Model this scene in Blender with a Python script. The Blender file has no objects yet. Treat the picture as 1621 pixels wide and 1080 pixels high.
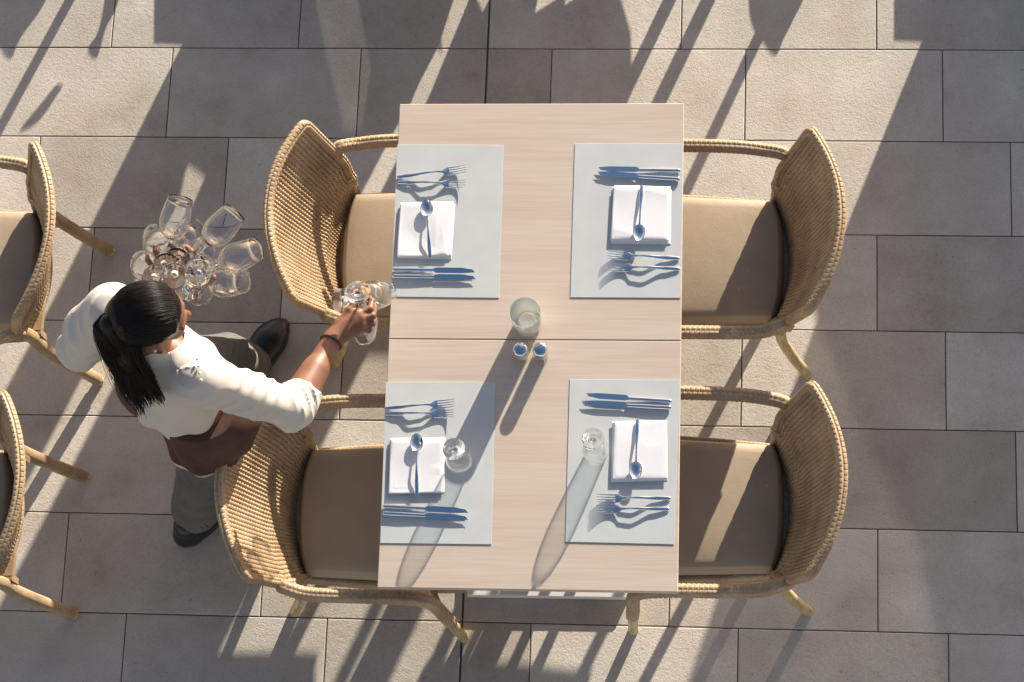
import bpy, math, random
import numpy as np
from mathutils import Vector, Matrix

random.seed(7); rng = np.random.default_rng(7)
sc = bpy.context.scene
# ------------------------------------------------------------------ camera
C2 = np.array([0.5443072632949237, -1.7773369639558525, 6.998141122827166])
RC = np.array([[0.9956234497183221, -0.013657892963562485, 0.09245219484027303],
               [0.03839378841207544, 0.9617023794219859, -0.2713935342366497],
               [-0.08520483191906852, 0.2737553567948701, 0.958017818855034]])
FP = 3842.88
cam = bpy.data.cameras.new('camera'); camo = bpy.data.objects.new('camera', cam)
sc.collection.objects.link(camo)
M4 = Matrix.Identity(4)
for i in range(3):
    for j in range(3): M4[i][j] = float(RC[i, j])
    M4[i][3] = float(C2[i])
camo.matrix_world = M4
cam.sensor_width = 36.0; cam.lens = FP / 1621.0 * 36.0
cam.clip_start = 0.1; cam.clip_end = 300
sc.camera = camo
# ------------------------------------------------------------------ light
SUN_AZ = math.radians(67.0)      # direction the light comes from, from +X towards +Y
SUN_EL = math.radians(14.5)
EXPOSURE = 1.28
world = bpy.data.worlds.new('World'); sc.world = world; world.use_nodes = True
wn = world.node_tree.nodes; wl = world.node_tree.links
bg = wn['Background']; sky = wn.new('ShaderNodeTexSky'); sky.sky_type = 'NISHITA'
sky.sun_disc = False; sky.sun_elevation = SUN_EL
sky.sun_rotation = math.pi / 2 - SUN_AZ
sky.air_density = 1.0; sky.dust_density = 0.6; sky.ozone_density = 1.0
tint = wn.new('ShaderNodeMix'); tint.data_type = 'RGBA'; tint.blend_type = 'MULTIPLY'; tint.inputs[0].default_value = 1.0
tc = wn.new('ShaderNodeTexCoord'); sx = wn.new('ShaderNodeSeparateXYZ'); cr = wn.new('ShaderNodeValToRGB')
wl.new(tc.outputs['Generated'], sx.inputs[0]); wl.new(sx.outputs[2], cr.inputs[0])      # warmer haze low down, clear blue overhead
cr.color_ramp.elements[0].position = .0; cr.color_ramp.elements[0].color = (1.10, .88, .80, 1)
e3 = cr.color_ramp.elements.new(.48); e3.color = (1.22, .83, .68, 1)
cr.color_ramp.elements[-1].position = .93; cr.color_ramp.elements[-1].color = (.62, .71, .75, 1)
wl.new(cr.outputs[0], tint.inputs[7])
wl.new(sky.outputs[0], tint.inputs[6]); wl.new(tint.outputs[2], bg.inputs[0]); bg.inputs[1].default_value = 0.10
sun = bpy.data.lights.new('sun', 'SUN'); sun.energy = 5.0; sun.angle = math.radians(0.5)
sun.color = (1.0, 0.91, 0.78)
suno = bpy.data.objects.new('sun', sun); sc.collection.objects.link(suno)
sdir = Vector((math.cos(SUN_AZ) * math.cos(SUN_EL), math.sin(SUN_AZ) * math.cos(SUN_EL), math.sin(SUN_EL)))
suno.rotation_euler = sdir.to_track_quat('Z', 'Y').to_euler()
suno.location = sdir * 12
sc.view_settings.view_transform = 'Standard'; sc.view_settings.look = 'None'
sc.view_settings.gamma = 1.0; sc.view_settings.use_curve_mapping = False
sc.view_settings.exposure = EXPOSURE
sc.cycles.transparent_max_bounces = 48; sc.cycles.max_bounces = 14
sc.cycles.transmission_bounces = 12; sc.cycles.diffuse_bounces = 5

# ------------------------------------------------------------------ helpers
def at(px, py, z=0.0):
    d = RC @ np.array([(px - 810.5) / FP, -(py - 540) / FP, -1.0])
    return C2 + d * ((z - C2[2]) / d[2])
A = lambda *v: np.array(v, float)
def unit(v):
    v = np.asarray(v, float); return v / (np.linalg.norm(v) + 1e-12)

class MB:
    """collects quads/tris, links them as one mesh object"""
    def __init__(s): s.v = []; s.q = []; s.n = 0; s.poly = []
    def add(s, v, q=None, polys=None):
        v = np.asarray(v, float)
        if q is not None and len(q): s.q.append(np.asarray(q, int) + s.n)
        if polys:
            for p in polys: s.poly.append([int(i) + s.n for i in p])
        s.v.append(v); s.n += len(v)
    def tube(s, path, r, sides=8, normal=None, flat=1.0, caps=True, closed=False):
        P = np.asarray(path, float); N = len(P)
        T = np.gradient(P, axis=0) if not closed else np.roll(P, -1, 0) - np.roll(P, 1, 0)
        T /= np.linalg.norm(T, axis=1)[:, None] + 1e-12
        if normal is None:
            ref = A(0, 0, 1) if abs(T[0, 2]) < .9 else A(1, 0, 0)
            n = unit(np.cross(T[0], ref)); Ns = []
            for i in range(N):
                n = unit(n - T[i] * np.dot(n, T[i])); Ns.append(n)
            Ns = np.array(Ns)
        else:
            Ns = np.broadcast_to(np.asarray(normal, float), P.shape).copy()
            Ns -= T * (Ns * T).sum(1)[:, None]; Ns /= np.linalg.norm(Ns, axis=1)[:, None] + 1e-12
        B = np.cross(T, Ns)
        a = np.arange(sides) * 2 * np.pi / sides
        r = np.asarray(r, float)
        if r.ndim == 0: r = np.full((N, sides), float(r))
        elif r.ndim == 1: r = np.repeat(r[:, None], sides, 1)
        V = P[:, None] + Ns[:, None] * (np.cos(a)[None, :, None] * r[:, :, None] * flat) + B[:, None] * (np.sin(a)[None, :, None] * r[:, :, None])
        V = V.reshape(-1, 3)
        M = N if closed else N - 1
        i = np.arange(M)[:, None]; j = np.arange(sides)[None, :]
        i2 = (i + 1) % N; j2 = (j + 1) % sides
        q = np.stack(np.broadcast_arrays(i * sides + j, i * sides + j2, i2 * sides + j2, i2 * sides + j), -1).reshape(-1, 4)
        polys = None
        if caps and not closed:
            polys = [list(range(sides))[::-1], [(N - 1) * sides + k for k in range(sides)]]
        s.add(V, q, polys)
    def lathe(s, prof, seg=32, o=(0, 0, 0), M=None, jitter=None):
        prof = np.asarray(prof, float); N = len(prof)
        a = np.arange(seg) * 2 * np.pi / seg
        V = np.stack([prof[:, None, 0] * np.cos(a), prof[:, None, 0] * np.sin(a), np.repeat(prof[:, None, 1], seg, 1)], -1)
        V = V.reshape(-1, 3)
        if M is not None: V = V @ np.asarray(M).T
        V = V + np.asarray(o, float)
        i = np.arange(N - 1)[:, None]; j = np.arange(seg)[None, :]; j2 = (j + 1) % seg
        q = np.stack(np.broadcast_arrays(i * seg + j, i * seg + j2, (i + 1) * seg + j2, (i + 1) * seg + j), -1).reshape(-1, 4)
        s.add(V, q)
    def box(s, lo, hi):
        x0, y0, z0 = lo; x1, y1, z1 = hi
        s.add([(x0, y0, z0), (x1, y0, z0), (x1, y1, z0), (x0, y1, z0), (x0, y0, z1), (x1, y0, z1), (x1, y1, z1), (x0, y1, z1)],
              [(3, 2, 1, 0), (4, 5, 6, 7), (0, 1, 5, 4), (1, 2, 6, 5), (2, 3, 7, 6), (3, 0, 4, 7)])
    def prism(s, pts, z0, z1, bev=0.0):
        """extruded outline (counter-clockwise) with optional bevelled top"""
        pts = np.asarray(pts, float); n = len(pts)
        c = pts.mean(0)
        if bev:
            prev = np.roll(pts, 1, 0); nxt = np.roll(pts, -1, 0)
            e1 = pts - prev; e2 = nxt - pts
            e1 /= np.linalg.norm(e1, axis=1)[:, None]; e2 /= np.linalg.norm(e2, axis=1)[:, None]
            n1 = np.stack([-e1[:, 1], e1[:, 0]], 1); n2 = np.stack([-e2[:, 1], e2[:, 0]], 1)
            m = n1 + n2; m /= np.maximum(.3, (m * n1).sum(1))[:, None]
            ins = pts + m * bev
            rings = [np.c_[pts, np.full(n, z0)], np.c_[pts, np.full(n, z1 - bev)], np.c_[ins, np.full(n, z1)]]
        else:
            rings = [np.c_[pts, np.full(n, z0)], np.c_[pts, np.full(n, z1)]]
        V = np.concatenate(rings); K = len(rings); q = []
        for k in range(K - 1):
            for i in range(n):
                j = (i + 1) % n; q.append((k * n + i, k * n + j, (k + 1) * n + j, (k + 1) * n + i))
        s.add(V, q, [list(range(n))[::-1], [(K - 1) * n + i for i in range(n)]])
    def build(s, name, mat, parent=None, smooth=True, world=False):
        V = np.concatenate(s.v) if s.v else np.zeros((0, 3))
        Q = np.concatenate(s.q) if s.q else np.zeros((0, 4), int)
        if Q.ndim == 2 and Q.shape[1] == 3: nq = 3
        else: nq = 4
        me = bpy.data.meshes.new(name)
        me.vertices.add(len(V)); me.vertices.foreach_set('co', V.astype(np.float32).ravel())
        pl = s.poly
        loops = np.concatenate([Q.ravel()] + [np.array(p) for p in pl]) if (len(Q) or pl) else np.zeros(0, int)
        tot = np.concatenate([np.full(len(Q), nq), np.array([len(p) for p in pl], int)]).astype(int)
        start = np.concatenate([[0], np.cumsum(tot)[:-1]])
        me.loops.add(len(loops)); me.loops.foreach_set('vertex_index', loops.astype(np.int32))
        me.polygons.add(len(tot)); me.polygons.foreach_set('loop_start', start.astype(np.int32))
        me.polygons.foreach_set('loop_total', tot.astype(np.int32))
        me.update(calc_edges=True); me.validate()
        if not smooth: me.polygons.foreach_set('use_smooth', np.zeros(len(me.polygons), bool))
        if smooth:
            me.polygons.foreach_set('use_smooth', np.ones(len(me.polygons), bool))
            if smooth != 'all': me.set_sharp_from_angle(angle=math.radians(38))
        me.materials.append(mat)
        o = bpy.data.objects.new(name, me); sc.collection.objects.link(o)
        if parent is not None:
            o.parent = parent
            if world: o.matrix_parent_inverse = pmat(parent).inverted()
        return o

def pmat(o): return Matrix.Translation(o.location) @ o.rotation_euler.to_matrix().to_4x4()
def empty(name, loc=(0, 0, 0), rz=0.0):
    o = bpy.data.objects.new(name, None); sc.collection.objects.link(o)
    o.location = tuple(float(x) for x in loc); o.rotation_euler = (0, 0, rz)
    o.empty_display_size = .1
    return o
def tag(o, label=None, cat=None, group=None, kind=None):
    if label: o['label'] = label
    if cat: o['category'] = cat
    if group: o['group'] = group
    if kind: o['kind'] = kind
    return o
def kids(o): return [c for c in sc.collection.objects if c.parent == o]
def copy_tree(o, parent=None):
    c = o.copy(); sc.collection.objects.link(c)
    if parent is not None: c.parent = parent
    for ch in kids(o): copy_tree(ch, c)
    return c

# ---- signed distance modelling (organic things): surface nets in numpy
def smin(a, b, k):
    h = np.clip(.5 + .5 * (b - a) / k, 0, 1); return b + (a - b) * h - k * h * (1 - h)
def cone(P, a, b, ra, rb):
    a = np.asarray(a, float); b = np.asarray(b, float); ab = b - a
    t = np.clip(((P - a) @ ab) / (ab @ ab + 1e-12), 0, 1)
    return np.linalg.norm(P - a - t[:, None] * ab, axis=1) - (ra + (rb - ra) * t)
def ell(P, c, r, R=None):
    p = P - np.asarray(c, float)
    if R is not None: p = p @ R
    r = np.asarray(r, float)
    k0 = np.linalg.norm(p / r, axis=1); k1 = np.linalg.norm(p / (r * r), axis=1) + 1e-9
    return k0 * (k0 - 1) / k1
def chain(P, pts, rs, k=.01):
    d = None
    for i in range(len(pts) - 1):
        e = cone(P, pts[i], pts[i + 1], rs[i], rs[i + 1])
        d = e if d is None else smin(d, e, k)
    return d
def nets(f, lo, hi, h):
    lo = np.asarray(lo, float); hi = np.asarray(hi, float)
    K = 4; n = (np.ceil((hi - lo) / (h * K)).astype(int) + 1)
    ax = [lo[i] + (np.arange(n[i]) * K + (K - 1) / 2) * h for i in range(3)]
    G = np.stack(np.meshgrid(*ax, indexing='ij'), -1).reshape(-1, 3)
    dc = f(G).reshape(n)
    D = np.repeat(np.repeat(np.repeat(dc, K, 0), K, 1), K, 2)
    N = np.array(D.shape); idx = np.argwhere(np.abs(D) < h * K * 2.2 + .004)
    pts = lo + idx * h
    out = np.empty(len(idx))
    for s in range(0, len(idx), 400000): out[s:s + 400000] = f(pts[s:s + 400000])
    D[idx[:, 0], idx[:, 1], idx[:, 2]] = out
    S = D < 0
    corners = [(i, j, k) for i in (0, 1) for j in (0, 1) for k in (0, 1)]
    sl = lambda A_, c: A_[c[0]:A_.shape[0] - 1 + c[0], c[1]:A_.shape[1] - 1 + c[1], c[2]:A_.shape[2] - 1 + c[2]]
    cnt = sum(sl(S, c).astype(np.int8) for c in corners)
    cells = np.argwhere((cnt > 0) & (cnt < 8))
    ids = -np.ones(N - 1, int); ids[cells[:, 0], cells[:, 1], cells[:, 2]] = np.arange(len(cells))
    cv = {c: D[cells[:, 0] + c[0], cells[:, 1] + c[1], cells[:, 2] + c[2]] for c in corners}
    acc = np.zeros((len(cells), 3)); w = np.zeros(len(cells))
    for c in corners:
        for a in range(3):
            if c[a] == 0:
                c2 = list(c); c2[a] = 1; c2 = tuple(c2)
                m = (cv[c] < 0) != (cv[c2] < 0)
                t = np.where(m, cv[c] / np.where(m, cv[c] - cv[c2], 1), 0)
                p = np.repeat(np.array([c], float), len(cells), 0); p[:, a] += t
                acc[m] += p[m]; w[m] += 1
    V = lo + (cells + acc / w[:, None]) * h
    Q = []
    for a in range(3):
        b, c = (a + 1) % 3, (a + 2) % 3
        s0 = [slice(None)] * 3; s1 = [slice(None)] * 3; s0[a] = slice(0, -1); s1[a] = slice(1, None)
        A0 = S[tuple(s0)]; A1 = S[tuple(s1)]
        e = np.argwhere(A0 != A1)
        e = e[(e[:, b] > 0) & (e[:, c] > 0) & (e[:, b] < N[b] - 1) & (e[:, c] < N[c] - 1)]
        def cid(db, dc_):
            q = e.copy(); q[:, b] -= db; q[:, c] -= dc_; return ids[q[:, 0], q[:, 1], q[:, 2]]
        quad = np.stack([cid(1, 1), cid(0, 1), cid(0, 0), cid(1, 0)], 1)
        inside = A0[e[:, 0], e[:, 1], e[:, 2]]
        quad[~inside] = quad[~inside][:, ::-1]
        Q.append(quad)
    Q = np.concatenate(Q); Q = Q[(Q >= 0).all(1)]
    return V, Q
def wob(P, f, seed=0):
    """cheap smooth noise, about -1..1"""
    r = np.random.default_rng(seed); s = 0
    for i in range(6):
        d = r.normal(size=3); d /= np.linalg.norm(d)
        s = s + np.sin(P @ d * f * r.uniform(.7, 1.5) + r.uniform(0, 6.3) + 1.3 * np.sin(P @ r.normal(size=3) * f * .45 + i))
    return s / 3.2

# ------------------------------------------------------------------ materials
def new_mat(name, col=(.5, .5, .5), rough=.6, metal=0.0, spec=.5, **kw):
    m = bpy.data.materials.new(name); m.use_nodes = True
    b = m.node_tree.nodes['Principled BSDF']
    b.inputs['Base Color'].default_value = (*col, 1); b.inputs['Roughness'].default_value = rough
    b.inputs['Metallic'].default_value = metal; b.inputs['Specular IOR Level'].default_value = spec
    for k, v in kw.items(): b.inputs[k].default_value = v
    return m
class NT:
    def __init__(s, m): s.t = m.node_tree; s.b = s.t.nodes.get('Principled BSDF')
    def n(s, typ, **kw):
        o = s.t.nodes.new(typ)
        for k, v in kw.items():
            if k in o.inputs.keys(): o.inputs[k].default_value = v
            else: setattr(o, k, v)
        return o
    def l(s, a, b): s.t.links.new(a, b)
    def coord(s, out='Object', scale=(1, 1, 1)):
        c = s.n('ShaderNodeTexCoord'); m = s.n('ShaderNodeMapping'); m.inputs['Scale'].default_value = scale
        s.l(c.outputs[out], m.inputs[0]); return m.outputs[0]
    def noise(s, co, scale, detail=4, rough=.55):
        t = s.n('ShaderNodeTexNoise'); t.inputs['Scale'].default_value = scale
        t.inputs['Detail'].default_value = detail; t.inputs['Roughness'].default_value = rough
        s.l(co, t.inputs['Vector']); return t.outputs['Fac']
    def ramp(s, fac, stops):
        r = s.n('ShaderNodeValToRGB'); e = r.color_ramp.elements
        while len(e) < len(stops): e.new(.5)
        for el, (p, c) in zip(e, stops):
            el.position = p; el.color = (*c, 1) if len(c) == 3 else c
        s.l(fac, r.inputs[0]); return r.outputs[0]
    def mix(s, a, b, fac, mode='MIX'):
        m = s.n('ShaderNodeMix', data_type='RGBA', blend_type=mode)
        if isinstance(fac, float): m.inputs[0].default_value = fac
        else: s.l(fac, m.inputs[0])
        for i, x in ((6, a), (7, b)):
            if isinstance(x, tuple): m.inputs[i].default_value = (*x, 1)
            else: s.l(x, m.inputs[i])
        return m.outputs[2]
    def bump(s, h, strength, dist):
        b = s.n('ShaderNodeBump'); b.inputs['Strength'].default_value = strength; b.inputs['Distance'].default_value = dist
        s.l(h, b.inputs['Height']); s.l(b.outputs[0], s.b.inputs['Normal']); return b

def mat_tile():
    m = new_mat('stone_tile', rough=.75, spec=.3); t = NT(m)
    co = t.coord(); att = t.n('ShaderNodeAttribute'); att.attribute_name = 'tone'
    # a different piece of noise for each tile
    cb = t.n('ShaderNodeCombineXYZ'); t.l(att.outputs['Fac'], cb.inputs[2])
    sc_ = t.n('ShaderNodeVectorMath', operation='MULTIPLY'); sc_.inputs[1].default_value = (0, 0, 9)
    t.l(cb.outputs[0], sc_.inputs[0])
    ad = t.n('ShaderNodeVectorMath', operation='ADD'); t.l(co, ad.inputs[0]); t.l(sc_.outputs[0], ad.inputs[1]); co2 = ad.outputs[0]
    big = t.noise(co2, 5, 5, .6); fine = t.noise(co2, 190, 3, .7); mid = t.noise(co2, 74, 3, .6)
    base = t.ramp(big, [(.26, (.38, .335, .28)), (.42, (.475, .43, .368)), (.58, (.52, .48, .42)), (.74, (.60, .555, .48))])
    tone = t.ramp(att.outputs['Fac'], [(0, (.76, .735, .71)), (.5, (.98, .96, .94)), (1, (1.12, 1.11, 1.10))])
    c = t.mix(base, tone, 1.0, 'MULTIPLY')
    g = t.ramp(fine, [(.3, (.80, .79, .78)), (.5, (1, 1, 1)), (.72, (1.14, 1.13, 1.12))])
    c = t.mix(c, g, .75, 'MULTIPLY')
    pit = t.ramp(mid, [(.27, (.5, .46, .42)), (.33, (1, 1, 1))])
    c = t.mix(c, pit, .6, 'MULTIPLY')
    # faint mineral veins
    mp = t.coord(scale=(1, 1.6, 1)); vn = t.noise(mp, 7, 6, .65)
    vein = t.ramp(vn, [(.485, (1, 1, 1)), (.5, (.80, .78, .76)), (.515, (1, 1, 1))])
    c = t.mix(c, vein, .30, 'MULTIPLY')
    t.l(c, t.b.inputs['Base Color'])
    ht = t.mix(fine, mid, .4); t.bump(ht, .55, .004)
    return m
def mat_wood():
    m = new_mat('bleached_oak', rough=.42, spec=.35); t = NT(m)
    co = t.coord(scale=(1.2, 26, 6)); g = t.noise(co, 3.2, 6, .62)
    co3 = t.coord(scale=(2.0, 130, 20)); g2 = t.noise(co3, 2.5, 4, .6)
    co4 = t.coord(scale=(.5, 6, 1)); g3 = t.noise(co4, 2.0, 3, .5)
    c = t.ramp(g, [(.3, (.50, .41, .335)), (.5, (.53, .445, .372)), (.7, (.555, .475, .405))])
    c2 = t.ramp(g2, [(.3, (.92, .90, .88)), (.55, (1, 1, 1)), (.8, (1.04, 1.03, 1.03))])
    c = t.mix(c, c2, .8, 'MULTIPLY')
    c3 = t.ramp(g3, [(.3, (.93, .89, .86)), (.6, (1.02, 1.02, 1.02))])
    c = t.mix(c, c3, .9, 'MULTIPLY')
    t.l(c, t.b.inputs['Base Color']); t.bump(g2, .15, .001)
    return m
def mat_wicker():
    m = new_mat('woven_wicker', rough=.5, spec=.4); t = NT(m)
    co = t.coord(); a = t.noise(co, 9, 4); b = t.noise(co, 160, 3)
    c = t.ramp(a, [(.3, (.27, .185, .105)), (.5, (.37, .265, .16)), (.7, (.46, .34, .215))])
    d = t.ramp(b, [(.3, (.72, .68, .64)), (.6, (1.1, 1.08, 1.05))])
    t.l(t.mix(c, d, .9, 'MULTIPLY'), t.b.inputs['Base Color']); t.bump(b, .3, .001)
    return m
def mat_pole():
    m = new_mat('rattan_pole', rough=.38, spec=.5); t = NT(m)
    co = t.coord(scale=(60, 60, 5)); a = t.noise(co, 1.5, 4)
    t.l(t.ramp(a, [(.3, (.33, .22, .09)), (.5, (.50, .37, .18)), (.7, (.62, .48, .27))]), t.b.inputs['Base Color'])
    return m
def mat_cushion():
    m = new_mat('tan_seat_leather', rough=.48, spec=.35); t = NT(m)
    co = t.coord(); a = t.noise(co, 5, 4); b = t.noise(co, 420, 2)
    t.l(t.ramp(a, [(.3, (.315, .245, .17)), (.7, (.37, .292, .205))]), t.b.inputs['Base Color']); t.bump(t.mix(b, t.noise(co, 11, 3), .7), .5, .004)
    return m
def mat_cloth(name, col, var=.12, weave=900, bs=.2, rough=.9, wr=0.0):
    m = new_mat(name, col, rough=rough, spec=.15); t = NT(m)
    co = t.coord(); a = t.noise(co, 14, 4); b = t.noise(co, weave, 2)
    lo = tuple(x * (1 - var) for x in col); hi = tuple(min(1, x * (1 + var)) for x in col)
    t.l(t.ramp(a, [(.3, lo), (.7, hi)]), t.b.inputs['Base Color'])
    if wr:
        w = t.noise(co, 22, 3); t.bump(w, wr, .01)
    else: t.bump(b, bs, .0006)
    return m
def mat_thin_glass():
    m = bpy.data.materials.new('thin_glass'); m.use_nodes = True
    t = m.node_tree; t.nodes.clear(); N = t.nodes.new; L = t.links.new
    o = N('ShaderNodeOutputMaterial'); tr = N('ShaderNodeBsdfTransparent'); gl = N('ShaderNodeBsdfGlossy'); re = N('ShaderNodeBsdfGlass')
    tr.inputs[0].default_value = (.96, .97, .965, 1); gl.inputs[0].default_value = (1, 1, 1, 1); gl.inputs['Roughness'].default_value = .025
    re.inputs['Roughness'].default_value = .0; re.inputs['IOR'].default_value = 1.5; re.inputs[0].default_value = (.98, 1, .99, 1)
    lw = N('ShaderNodeLayerWeight'); lw.inputs[0].default_value = .5
    pw = N('ShaderNodeMath'); pw.operation = 'POWER'; pw.inputs[1].default_value = 2.6
    ma = N('ShaderNodeMath'); ma.operation = 'MULTIPLY_ADD'; ma.inputs[1].default_value = .8; ma.inputs[2].default_value = .045
    L(lw.outputs['Facing'], pw.inputs[0]); L(pw.outputs[0], ma.inputs[0])
    mx = N('ShaderNodeMixShader'); L(ma.outputs[0], mx.inputs[0]); L(tr.outputs[0], mx.inputs[1]); L(gl.outputs[0], mx.inputs[2])
    m2 = N('ShaderNodeMixShader'); m2.inputs[0].default_value = .0
    L(mx.outputs[0], m2.inputs[1]); L(re.outputs[0], m2.inputs[2]); L(m2.outputs[0], o.inputs[0])
    return m
M = dict(
    tile=mat_tile(), grout=new_mat('dark_grout', (.10, .088, .075), .95),
    wood=mat_wood(), wicker=mat_wicker(), pole=mat_pole(), cushion=mat_cushion(),
    edge=new_mat('table_edge', (.50, .38, .29), .6), steel_base=new_mat('white_steel', (.62, .60, .57), .45),
    mat=mat_cloth('grey_blue_placemat', (.475, .50, .495), .04, 700, .25, .8),
    linen=mat_cloth('white_linen', (.70, .70, .715), .03, 1200, .15, .9),
    steel=new_mat('polished_steel', (.74, .76, .80), .13, 1.0),
    glass=mat_thin_glass(),
    skin=None)
def mat_skin():
    m = new_mat('brown_skin', (.30, .145, .08), .5, spec=.4); t = NT(m)
    co = t.coord(); a = t.noise(co, 30, 4)
    t.l(t.ramp(a, [(.3, (.145, .062, .034)), (.7, (.22, .102, .058))]), t.b.inputs['Base Color'])
    t.b.inputs['Subsurface Weight'].default_value = .12; t.b.inputs['Subsurface Radius'].default_value = (.01, .004, .002)
    t.b.inputs['Subsurface Scale'].default_value = .6
    w = t.noise(co, 240, 3); t.bump(w, .25, .001)
    return m
M['skin'] = mat_skin()
M['solid_glass'] = new_mat('thick_glass', (.86, .88, .85), .04, 0, .5, IOR=1.5)
M['solid_glass'].node_tree.nodes['Principled BSDF'].inputs['Transmission Weight'].default_value = .62
M['clear'] = new_mat('clear_glass', (1, 1, 1), .0, 0, .5, IOR=1.5); M['clear'].node_tree.nodes['Principled BSDF'].inputs['Transmission Weight'].default_value = 1.0
M['wax'] = new_mat('pale_wax', (.78, .78, .72), .5); M['wax'].node_tree.nodes['Principled BSDF'].inputs['Subsurface Weight'].default_value = .3
M['salt'] = new_mat('white_salt', (.80, .76, .66), .8); M['pepper'] = new_mat('ground_pepper', (.36, .27, .16), .9)
M['hole'] = new_mat('dark_hole', (.02, .02, .02), .9)
M['blouse'] = mat_cloth('cream_blouse_cloth', (.55, .51, .45), .03, 900, .2, .85)
M['apron'] = mat_cloth('brown_apron_cloth', (.085, .048, .038), .2, 500, .3, .9)
M['trouser'] = mat_cloth('grey_green_trouser_cloth', (.125, .125, .115), .15, 600, .3, .85)
M['shoe'] = new_mat('black_shoe_leather', (.012, .012, .016), .35)
M['hair'] = new_mat('black_hair', (.005, .004, .0035), .38, spec=.22)
M['black'] = new_mat('black_cord', (.015, .013, .012), .6)

# ------------------------------------------------------------------ the floor
FX, FY = -0.24240902, 1.45197541
def build_floor():
    g = MB(); g.add([(-60, -60, -.005), (60, -60, -.005), (60, 60, -.005), (-60, 60, -.005)], [(0, 1, 2, 3)])
    o = g.build('ground', M['grout'], smooth=False); tag(o, kind='structure')
    mb = MB(); tones = []; gap = .0016; bev = .0018
    def tile(x0, x1, y0, y1):
        x0 += gap; x1 -= gap; y0 += gap; y1 -= gap
        if x0 < FX < x0 + .012 and abs(x0 - FX) < .02: x0 += .003
        if abs(x1 - FX) < .02: x1 -= .003
        zz = random.uniform(-.0004, .0004)
        tx, ty = random.uniform(-.0007, .0007), random.uniform(-.0007, .0007)
        pts = [(x0, y0), (x1, y0), (x1, y1), (x0, y1)]
        ins = [(x0 + bev, y0 + bev), (x1 - bev, y0 + bev), (x1 - bev, y1 - bev), (x0 + bev, y1 - bev)]
        cx, cy = (x0 + x1) / 2, (y0 + y1) / 2
        V = [(x, y, -.006) for x, y in pts] + [(x, y, zz - .0015) for x, y in pts] + [(x, y, zz + tx * (x - cx) + ty * (y - cy)) for x, y in ins]
        q = [(k * 4 + i, k * 4 + (i + 1) % 4, k * 4 + 4 + (i + 1) % 4, k * 4 + 4 + i) for k in (0, 1) for i in range(4)]
        q.append((8, 9, 10, 11)); mb.add(V, q); tones.append(random.random())
    for r in range(-14, 18):
        y1 = FY - .3 * r; y0 = y1 - .3
        for n in range(-12, 12):
            x0 = .6 * n + .2 * r + FX - .6 * (r // 3); x1 = x0 + .6
            if x0 < FX - .01 < x1 - .02 and x1 > FX + .02:   # cut at the expansion joint
                tile(x0, FX, y0, y1); tile(FX, x1, y0, y1)
            else: tile(x0, x1, y0, y1)
    o = mb.build('terrace_floor', M['tile'], smooth=False); tag(o, kind='structure')
    at_ = o.data.attributes.new('tone', 'FLOAT', 'FACE')
    at_.data.foreach_set('value', np.repeat(np.array(tones), 9).astype(np.float32))
build_floor()

# ------------------------------------------------------------------ tables
TR = 0.0077; TZ = .74; TL, TW = 1.3604, .7884
def rotz(v, a): c, s = math.cos(a), math.sin(a); return (v[0] * c - v[1] * s, v[0] * s + v[1] * c)
def make_table():
    t = empty('dining_table')
    mb = MB(); w, l = TW / 2, TL / 4 - .0012
    mb.prism([(-w, -l), (w, -l), (w, l), (-w, l)], -.026, 0, .0015)
    top = mb.build('tabletop', M['wood'], t); top.location = (0, 0, TZ)
    mb = MB(); mb.prism([(-w + .002, -l + .002), (w - .002, -l + .002), (w - .002, l - .002), (-w + .002, l - .002)], -.032, -.0265)
    e = mb.build('underside', M['edge'], top)
    mb = MB(); mb.lathe([(.0, .03), (.05, .03), (.038, .05), (.036, .60), (.036, .69), (.0, .69)], 32)
    mb.box((-.25, -.025, .688), (.25, .025, .706)); mb.box((-.025, -.25, .684), (.025, .25, .7055))
    mb.build('column', M['steel_base'], t)
    mb = MB(); mb.prism([(-.235, -.235), (.235, -.235), (.235, .235), (-.235, .235)], .004, .028, .004)
    mb.build('base_plate', M['steel_base'], t)
    return t
t1 = make_table(); off = rotz((0, -TL / 4), TR)
t1.location = (off[0], off[1], 0); t1.rotation_euler = (0, 0, TR)
tag(t1, 'pale wood dining table nearer the bottom of the photo, under the two upturned wine glasses', 'table', 'dining tables pushed together')
t2 = copy_tree(t1); t2.location = (-off[0], -off[1], 0)
tag(t2, 'pale wood dining table nearer the top of the photo, with the water tumbler on it', 'table')

# ------------------------------------------------------------------ placemats
ZT = TZ
def quadpts(c, z): return [tuple(at(x, y, z)[:2]) for x, y in c]
mats = [
    ('left edge of the upper table', [(629, 229.5), (797, 230), (790, 472), (619, 470)]),
    ('right edge of the upper table', [(910, 227.5), (1081, 228), (1077, 472), (903, 471)]),
    ('left edge of the lower table', [(611, 605), (784, 605), (778, 862), (602, 860)]),
    ('right edge of the lower table', [(902, 601), (1076, 602), (1067, 862), (895, 858)])]
for lab, c in mats:
    P = np.array(quadpts(c, ZT))[::-1]
    mb = MB(); mb.prism(P, ZT + .0005, ZT + .0018, .0003)
    o = mb.build('placemat', M['mat'])
    tag(o, 'grey blue rectangular placemat at the ' + lab, 'placemat', 'placemats on the tables')
ZM = ZT + .0019
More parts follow.
